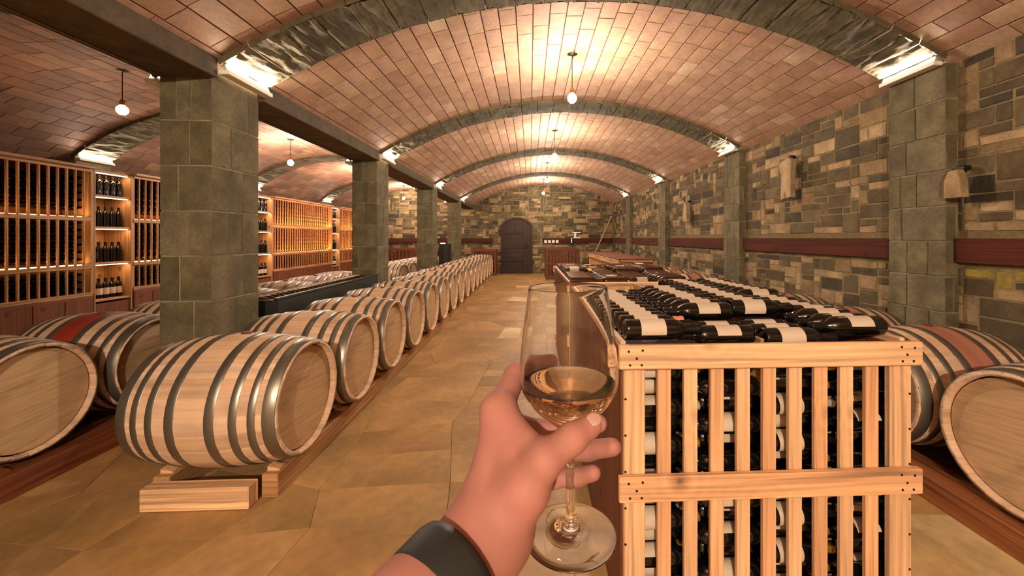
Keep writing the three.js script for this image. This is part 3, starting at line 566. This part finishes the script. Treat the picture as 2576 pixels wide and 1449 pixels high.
// ---------------------------------------------------------------- lit wall racks of the left aisle
const WX = -5.45, WD = 0.36, WT = 2.16;
const stored = [];
function wallRack(z0, z1, mat, orange, label) {
  const g = base('wall_rack', WX, 0, -z0); tag(g, label, 'wine rack');
  const L = z1 - z0, n = Math.round(L / 0.088), p = L / n;
  for (let i = 0; i <= n; i++) part('post', box(0.02, WT - 0.62, i === 0 || i === n ? 0.045 : 0.017, 0.002), mat, g, -0.012, 0.6 + (WT - 0.62) / 2, -i * p);
  for (const y of [0.60, 0.94, 1.53, WT - 0.02]) part('rail', box(0.03, 0.045, L, 0.003), mat, g, -0.008, y, -L / 2);
  part('back_panel', box(0.02, WT, L), M.cedarDark, g, -WD, WT / 2, -L / 2);
  for (const s of [0, 1]) part('end_panel', box(WD, WT, 0.022), mat, g, -WD / 2 - 0.02, WT / 2, -s * L);
  part('cornice', box(WD + 0.05, 0.03, L), mat, g, -WD / 2 + 0.02, WT + 0.012, -L / 2);
  const nb = Math.round(L / 0.28), w = L / nb;                 // panelled base
  for (let i = 0; i < nb; i++) part('base_panel', box(0.02, 0.54, w - 0.006, 0.004), M.redwood, g, 0, 0.28, -(i + 0.5) * w);
  part('base_top', box(WD, 0.03, L), M.redwood, g, -WD / 2 + 0.01, 0.56, -L / 2);
  for (const y of [0.965, 1.555]) {
    part('light_strip', box(0.02, 0.012, L - 0.06, 0.002), orange ? glow(AMBER, 3) : ledGlow, g, -0.075, y, -L / 2);
    const l = new THREE.RectAreaLight(orange ? AMBER : 0xffb060, LIGHT.led * (orange ? 6 : 1), L - 0.08, 0.03); l.position.set(-0.075, y + 0.012, -L / 2); g.add(l); g.updateMatrixWorld(true);
    const q = g.localToWorld(V(-0.09, y + 0.5, -L / 2)); l.lookAt(q);
  }
  for (let i = 0; i < n; i++) for (let r = 0; r < 16; r++) { const y = 0.66 + r * 0.092; if (Math.abs(y - 0.965) < 0.05 || Math.abs(y - 1.545) < 0.05 || y > WT - 0.07) continue; stored.push([WX - 0.335, y, -(z0 + (i + 0.5) * p)]); }
}
wallRack(2.7, 5.05, M.lattice, false, 'tall slatted wine rack at the far left, lit by golden strips');
wallRack(5.54, 7.94, M.lattice, false, 'tall slatted wine rack on the left wall, half hidden by the nearest pillar');
wallRack(8.42, 10.86, M.latticeOrange, true, 'tall wine rack on the left wall glowing orange between the two pillars');
wallRack(11.3, 13.1, M.latticeOrange, true, 'last tall wine rack on the left wall, glimpsed beside the second pillar');
{
  const o = new THREE.InstancedMesh(lathe(bodyPts, 10), M.bottle, stored.length); o.name = 'racked_bottles';
  const q = new THREE.Quaternion().setFromEuler(new THREE.Euler(0, 0, -Math.PI / 2)), mm = new THREE.Matrix4();
  stored.forEach((s, i) => o.setMatrixAt(i, mm.compose(V(...s), q, V(1, 1, 1))));
  scene.add(o); tag(o, 'wine bottles lying in the lit slatted racks along the left wall', 'wine bottles', null, 'stuff');
}
function displayShelf(z0, z1, label, near) {
  const g = base('display_shelf', WX, 0, -z0), L = z1 - z0; tag(g, label, 'display shelf');
  for (const s of [0, 1]) part('side_panel', box(WD, WT, 0.02), M.lattice, g, -WD / 2, WT / 2, -s * L);
  part('back_panel', box(0.02, WT, L), M.beamWood, g, -WD, WT / 2, -L / 2);
  part('base_panel', box(0.02, 0.46, L - 0.03), M.redwood, g, -0.03, 0.23, -L / 2);
  const ys = [0.5, 0.97, 1.43, 1.835, 2.145];
  ys.forEach((y, k) => {
    const s = part('shelf', box(WD - 0.02, 0.025, L - 0.022), M.lattice, g, -WD / 2, y - 0.001, -L / 2);
    if (k === 0) return;
    part('light_strip', box(0.025, 0.01, L - 0.05, 0.002), nicheGlow, s, 0.14, -0.019, 0);
    const l = new THREE.RectAreaLight(0xffc58a, LIGHT.niche, L - 0.06, 0.025); l.position.set(-WD / 2 + 0.14, y - 0.026, -L / 2); g.add(l); g.updateMatrixWorld(true);
    l.lookAt(g.localToWorld(V(-WD / 2 + 0.1, y - 1, -L / 2)));
  });
  const n = near === 'nearest' ? 5 : 4;
  ys.slice(0, 4).forEach((y, k) => {
    for (let i = 0; i < n; i++) {
      const c = BOT[k === 0 || k === 1 && i < 1 ? 'upright' : 'uprightBare'].clone(); c.name = numbered('wine_bottle'); scene.add(c);
      c.position.set(WX - 0.11, y + 0.0125, -(z0 + 0.062 + (L - 0.124) * i / (n - 1))); c.rotation.y = Math.PI / 2 + R(-0.2, 0.2);
      tag(c, `dark bottle standing on a lit shelf, ${near} display, shelf ${['one', 'two', 'three', 'four'][k]} from below, ${ord[i + 1] === 'nearest' ? 'first' : ord[i + 1]} bottle`, 'wine bottle', `bottles in the ${near} display`);
    }
  });
}
displayShelf(5.075, 5.52, 'lit display shelves of bottles between the far left racks', 'nearest');
displayShelf(7.96, 8.4, 'lit display shelves of bottles just right of the nearest pillar', 'second');
displayShelf(10.88, 11.28, 'lit display shelves of bottles just left of the second pillar', 'third');

// ---------------------------------------------------------------- small things at the far end and on the walls
for (let i = 0; i < 4; i++) { const g = base('wall_plate', 0.57 + i * 0.14, 1.16, -ZE + 0.066); tag(g, `white square switch plate on the end wall timber band, ${['leftmost', 'second', 'third', 'rightmost'][i]} of four`, 'switch plate', 'switch plates on the end wall'); part('plate', box(0.1, 0.1, 0.012, 0.003), M.white, g); part('rocker', box(0.035, 0.06, 0.01, 0.002), M.white, g, 0, 0, 0.008); }
{
  const g = base('wall_bracket', 1.7, 1.39, -ZE + 0.05); tag(g, 'white bracket shaped like a letter I on the end wall', 'bracket');
  part('flange', box(0.3, 0.045, 0.03), M.white, g, 0, 0.1, 0); part('web', box(0.07, 0.16, 0.025), M.white, g, -0.05, 0, 0); part('flange', box(0.27, 0.04, 0.03), M.white, g, 0.01, -0.09, 0);
  const d = base('wall_control', 1.5, 1.2, -ZE + 0.085); tag(d, 'small black wall control with a column of pale blue lights', 'control box');
  part('case', box(0.09, 0.24, 0.05, 0.008), M.black, d); for (let k = 0; k < 3; k++) part('indicator', new THREE.SphereGeometry(0.018, 12, 8), glow(0xcfd8ff, 2), d, 0.01, 0.06 - k * 0.06, 0.026);
}
{
  const a = V(1.95, 0.0, -13.5), b = V(2.96, 2.05, -13.88);
  const o = base('pole'); tag(o, 'long pale wooden pole leaning in the far right corner', 'pole');
  part('shaft', tube([a, a.clone().lerp(b, 0.5), b], 0.022, 8, 10), M.beamWood, o);
  part('end_cap', new THREE.SphereGeometry(0.026, 12, 8), M.white, o, b.x, b.y, b.z);
}
{
  const g = base('tall_cabinet', -2.33, 0, -10.7); tag(g, 'narrow dark cabinet with a small white lamp on top between the far left pillars', 'cabinet');
  part('case', box(0.28, 1.13, 0.3, 0.01), M.black, g, 0, 0.565, 0); part('door', box(0.24, 1.05, 0.015), M.black, g, 0, 0.565, 0.157); part('top_lamp', box(0.12, 0.03, 0.1, 0.006), glow(0xffe8c8, 1.2), g, -0.05, 1.145, 0.06);
}
function wallSlab(z, y, h, w, forked, label, mat) {
  const s = new THREE.Shape();
  if (forked) { s.moveTo(-w * 0.35, 0); s.lineTo(-w * 0.08, 0.01); s.lineTo(0.0, h * 0.22); s.lineTo(w * 0.1, 0.01); s.lineTo(w * 0.42, 0.02); s.lineTo(w * 0.46, h * 0.6); s.lineTo(w * 0.5, h * 0.93); s.lineTo(w * 0.2, h); s.lineTo(-w * 0.5, h * 0.9); s.lineTo(-w * 0.42, h * 0.7); s.lineTo(-w * 0.28, h * 0.66); s.closePath(); }
  else { s.moveTo(-w * 0.5, 0); s.lineTo(w * 0.5, 0); s.lineTo(w * 0.44, h * 0.7); s.lineTo(w * 0.2, h); s.lineTo(-w * 0.25, h * 0.97); s.lineTo(-w * 0.5, h * 0.6); s.closePath(); }
  const g = base('stone_slab', XR - 0.09, y, -z, -Math.PI / 2); tag(g, label, 'stone slab');
  part('slab', new THREE.ExtrudeGeometry(s, { depth: 0.05, bevelEnabled: true, bevelSize: 0.006, bevelThickness: 0.006, bevelSegments: 2 }), mat, g, 0, 0, 0.0);
  part('hook', box(0.05, 0.035, 0.07, 0.008), M.iron, g, 0, h + 0.02, -0.03);
}
wallSlab(4.26, 1.74, 0.46, 0.2, true, 'tall tan slab with a forked foot fixed on the right wall', wallMats[10]);
wallSlab(7.1, 1.6, 0.36, 0.16, false, 'distant pale slab on the right wall beyond the second pilaster', wallMats[10]);
wallSlab(2.52, 1.58, 0.18, 0.1, false, 'small pinkish slab on the right wall beside the nearest pilaster', wallMats[8]);
// ---------------------------------------------------------------- hand and glass
function surfaceNet(f, lo, hi, step) {
  const n = [0, 1, 2].map((k) => Math.ceil((hi[k] - lo[k]) / step) + 1), [nx, ny, nz] = n, val = new Float32Array(nx * ny * nz), id = (i, j, k) => (k * ny + j) * nx + i;
  for (let k = 0; k < nz; k++) for (let j = 0; j < ny; j++) for (let i = 0; i < nx; i++) val[id(i, j, k)] = f(lo[0] + i * step, lo[1] + j * step, lo[2] + k * step);
  const vert = new Int32Array(nx * ny * nz).fill(-1), P = [], I = [];
  for (let k = 0; k < nz - 1; k++) for (let j = 0; j < ny - 1; j++) for (let i = 0; i < nx - 1; i++) {
    let sx = 0, sy = 0, sz = 0, c = 0;
    const e = (a, b) => { const va = val[id(i + a[0], j + a[1], k + a[2])], vb = val[id(i + b[0], j + b[1], k + b[2])]; if ((va < 0) === (vb < 0)) return; const t = va / (va - vb); sx += i + mix(a[0], b[0], t); sy += j + mix(a[1], b[1], t); sz += k + mix(a[2], b[2], t); c++; };
    for (const [p, q] of [[0, 0], [0, 1], [1, 0], [1, 1]]) { e([0, p, q], [1, p, q]); e([p, 0, q], [p, 1, q]); e([p, q, 0], [p, q, 1]); }
    if (c) { vert[id(i, j, k)] = P.length / 3; P.push(lo[0] + sx / c * step, lo[1] + sy / c * step, lo[2] + sz / c * step); }
  }
  for (let k = 1; k < nz - 1; k++) for (let j = 1; j < ny - 1; j++) for (let i = 1; i < nx - 1; i++) {
    const v0 = val[id(i, j, k)] < 0;
    const q = (a, b, c, d, flip) => { if (flip) I.push(a, c, b, a, d, c); else I.push(a, b, c, a, c, d); };
    if (v0 !== val[id(i + 1, j, k)] < 0) q(vert[id(i, j - 1, k - 1)], vert[id(i, j, k - 1)], vert[id(i, j, k)], vert[id(i, j - 1, k)], !v0);
    if (v0 !== val[id(i, j + 1, k)] < 0) q(vert[id(i - 1, j, k - 1)], vert[id(i - 1, j, k)], vert[id(i, j, k)], vert[id(i, j, k - 1)], !v0);
    if (v0 !== val[id(i, j, k + 1)] < 0) q(vert[id(i - 1, j - 1, k)], vert[id(i, j - 1, k)], vert[id(i, j, k)], vert[id(i - 1, j, k)], !v0);
  }
  const N = new Float32Array(P.length), h = step * 0.5;
  for (let v = 0; v < P.length; v += 3) { const [x, y, z] = [P[v], P[v + 1], P[v + 2]]; const gx = f(x + h, y, z) - f(x - h, y, z), gy = f(x, y + h, z) - f(x, y - h, z), gz = f(x, y, z + h) - f(x, y, z - h), l = Math.hypot(gx, gy, gz) || 1; N[v] = gx / l; N[v + 1] = gy / l; N[v + 2] = gz / l; }
  const g = new THREE.BufferGeometry(); g.setAttribute('position', new THREE.Float32BufferAttribute(P, 3)); g.setAttribute('normal', new THREE.BufferAttribute(N, 3)); g.setIndex(I);
  const U = new Float32Array(P.length / 3 * 2); for (let v = 0; v < P.length / 3; v++) { U[v * 2] = P[v * 3] * 8 + P[v * 3 + 2] * 5; U[v * 2 + 1] = P[v * 3 + 1] * 8; } g.setAttribute('uv', new THREE.BufferAttribute(U, 2));
  return g;
}
const cap = (a, b, ra, rb) => { // distance to a tapered capsule
  const bx = b[0] - a[0], by = b[1] - a[1], bz = b[2] - a[2], L2 = bx * bx + by * by + bz * bz;
  return (x, y, z) => { const px = x - a[0], py = y - a[1], pz = z - a[2]; const t = Math.max(0, Math.min(1, (px * bx + py * by + pz * bz) / L2)); return Math.hypot(px - bx * t, py - by * t, pz - bz * t) - mix(ra, rb, t); };
};
const smin = (a, b, k) => { const h = Math.max(k - Math.abs(a - b), 0) / k; return Math.min(a, b) - h * h * k / 4; };
const J = {
  wrist: [-0.0273, 1.1003, -0.2635], fore: [-0.064, 1.088, -0.212], elbow: [-0.145, 1.01, -0.03],
  tC: [-0.0040, 1.1310, -0.2590], tM: [0.0100, 1.1535, -0.2535], tI: [0.0293, 1.1618, -0.2640], tT: [0.0437, 1.1655, -0.2735],
  iM: [-0.0245, 1.1650, -0.3015], iP: [-0.0128, 1.1790, -0.3400], iD: [0.0030, 1.1803, -0.3620], iT: [0.0190, 1.1806, -0.3695],
  mM: [-0.0219, 1.1484, -0.3133], mP: [0.0065, 1.1315, -0.3340], mD: [0.0372, 1.1355, -0.3300], mT: [0.0583, 1.1416, -0.3256],
  rM: [-0.0155, 1.1284, -0.313], rP: [0.0166, 1.1083, -0.3416], rD: [0.0513, 1.1133, -0.336], rT: [0.0695, 1.1242, -0.3201],
  lM: [-0.0087, 1.1163, -0.3007], lP: [0.0175, 1.0967, -0.3245], lD: [0.0396, 1.1002, -0.3205], lT: [0.0515, 1.1086, -0.311],
};
const chain = (ids, rs) => { const c = []; for (let i = 0; i < ids.length - 1; i++) c.push(cap(J[ids[i]], J[ids[i + 1]], rs[i], rs[i + 1])); return (x, y, z) => { let d = c[0](x, y, z); for (let i = 1; i < c.length; i++) d = smin(d, c[i](x, y, z), 0.004); return d; }; };
const fingers = [chain(['iM', 'iP', 'iD', 'iT'], [0.0108, 0.0098, 0.0088, 0.0078]), chain(['mM', 'mP', 'mD', 'mT'], [0.0115, 0.0098, 0.0086, 0.0075]), chain(['rM', 'rP', 'rD', 'rT'], [0.011, 0.0094, 0.0083, 0.0072]), chain(['lM', 'lP', 'lD', 'lT'], [0.0098, 0.0082, 0.0072, 0.0063])];
const thumb = chain(['tC', 'tM', 'tI', 'tT'], [0.0132, 0.0110, 0.0100, 0.0080]);
const palm = [cap(J.wrist, J.iM, 0.02, 0.0112), cap(J.wrist, J.mM, 0.021, 0.013), cap(J.wrist, J.rM, 0.02, 0.0125), cap(J.wrist, J.lM, 0.019, 0.0115), cap(J.wrist, J.tC, 0.0195, 0.0138), cap(J.tC, J.iM, 0.014, 0.0105), cap(J.tC, J.lM, 0.013, 0.011), cap(J.tM, J.iM, 0.0085, 0.0095)];
const arm = [cap(J.wrist, J.fore, 0.024, 0.029), cap(J.fore, J.elbow, 0.029, 0.042)];
function handField(x, y, z) {
  let d = palm[0](x, y, z); for (let i = 1; i < palm.length; i++) d = smin(d, palm[i](x, y, z), 0.011);
  for (const a of arm) d = smin(d, a(x, y, z), 0.022);
  let fg = 1; for (const f of fingers) fg = smin(fg, f(x, y, z), 0.0018);
  d = smin(d, fg, 0.006); d = smin(d, thumb(x, y, z), 0.007);
  return d;
}
{
  const skin = new THREE.MeshPhysicalMaterial({ color: '#98695a', roughness: 0.66, specularIntensity: 0.5, map: tex(128, 128, (u, v) => { const k = 0.9 + 0.12 * n1(u, v, 6, 6, 4); return [k, k * mix(0.92, 1, n2(u, v, 4, 4, 3)), k * 0.97]; }, true), sheen: 0.1, sheenColor: new THREE.Color('#ffb09a'), sheenRoughness: 0.6 });
  const p = base('person'); tag(p, 'viewer\'s left forearm and hand holding up a wine glass, black wrist band', 'person');
  const body = part('arm', surfaceNet(handField, [-0.2, 0.93, -0.395], [0.098, 1.215, 0.03], 0.0024), skin, p);
  const bandAt = V(-0.0527, 1.0925, -0.2285), axis = V(...J.wrist).sub(V(...J.fore)).normalize();
  // black band: a closed strap round the forearm
  const s = new THREE.Shape(), W = 0.0145; s.moveTo(0.0265, -W); s.lineTo(0.0318, -W * 0.97); s.lineTo(0.0332, -W * 0.6); s.lineTo(0.0332, W * 0.6); s.lineTo(0.0318, W * 0.97); s.lineTo(0.0265, W);
  const b = part('wrist_band', new THREE.LatheGeometry(s.getPoints(), 48), S('#1b1c1a', { roughness: 0.55 }), p, bandAt.x, bandAt.y, bandAt.z);
  b.quaternion.setFromUnitVectors(V(0, 1, 0), axis);
  b.userData.label = 'black wrist band';
  const d = V(...J.tT).sub(V(...J.tI)).normalize(), nv = camera.position.clone().sub(V(...J.tT)).add(V(-0.05, 0.12, 0)).normalize(); nv.addScaledVector(d, -nv.dot(d)).normalize();
  const nail = part('thumbnail', new THREE.SphereGeometry(1, 16, 10), new THREE.MeshPhysicalMaterial({ color: '#a27b6d', roughness: 0.5, clearcoat: 0.1 }), p); nail.quaternion.setFromRotationMatrix(new THREE.Matrix4().makeBasis(d, nv, d.clone().cross(nv)));
  nail.position.copy(V(...J.tT)).addScaledVector(nv, 0.0074).addScaledVector(d, 0.0005); nail.scale.set(0.0062, 0.0014, 0.005);
}
{
  const gx = 0.0335, by = 1.0552, gz = -0.3155;
  const g = base('wine_glass', gx, by, gz); tag(g, 'stemmed wine glass with a little pale wine, held up by the hand', 'wine glass'); g.rotation.z = 0.012;
  const glassM = new THREE.MeshPhysicalMaterial({ color: 0xffffff, roughness: 0.0, transmission: 1, thickness: 0.002, ior: 1.5 });
  const spl = (pts, n) => new THREE.SplineCurve(pts.map(([a, b]) => new THREE.Vector2(a, b))).getPoints(n).map((v) => [v.x, v.y]);
  // outer and inner profile of the bowl
  const bowlO = spl([[0.0042, 0.086], [0.008, 0.0885], [0.0185, 0.097], [0.03, 0.108], [0.0385, 0.1215], [0.0405, 0.134], [0.0392, 0.152], [0.036, 0.178], [0.0322, 0.204]], 40);
  const bowlI = spl([[0.0001, 0.0915], [0.008, 0.0925], [0.0182, 0.0995], [0.0292, 0.1095], [0.0375, 0.1222], [0.0395, 0.134], [0.0383, 0.152], [0.0352, 0.178], [0.0315, 0.204]], 40);
  const stem = spl([[0.012, 0.0065], [0.006, 0.0105], [0.004, 0.02], [0.0036, 0.045], [0.0037, 0.07], [0.0042, 0.086]], 16);
  const foot = [[0.0002, 0.0012], [0.03, 0.0004], [0.0365, 0.0], [0.0375, 0.0006], [0.0372, 0.0016], [0.03, 0.003], [0.02, 0.0044]];
  const rim = [[0.0319, 0.2046]];
  part('bowl', lathe([...bowlO, ...rim, ...bowlI.slice().reverse()], 72), glassM, g);
  part('stem', lathe(stem, 72), glassM, g);
  part('foot', lathe([...foot, [0.015, 0.0054], [0.012, 0.0065]], 72), glassM, g);
  const wine = base('wine', gx, by, gz); tag(wine, 'pale gold rosé wine filling the bottom of the glass bowl', 'wine'); wine.rotation.z = 0.012;
  const top = 0.1255, ins = bowlI.filter(([, y]) => y < top).map(([r, y]) => [r + (r > 0.001 ? 0.0002 : 0), y - 0.0002]);
  part('liquid', lathe([...ins, [0.0384, top + 0.0008], [0.037, top], [0.0001, top]], 72), new THREE.MeshPhysicalMaterial({ color: 0xffffff, roughness: 0, transmission: 1, thickness: 0.03, ior: 1.33, attenuationColor: new THREE.Color('#f4bd94'), attenuationDistance: 0.07 }), wine);
}
scene.traverse((o) => { if (o.isMesh || o.isInstancedMesh) { o.castShadow = true; o.receiveShadow = true; } if (o.isPointLight) { o.castShadow = true; o.shadow.mapSize.set(512, 512); o.shadow.bias = -0.002; } });
renderer.render(scene, camera);
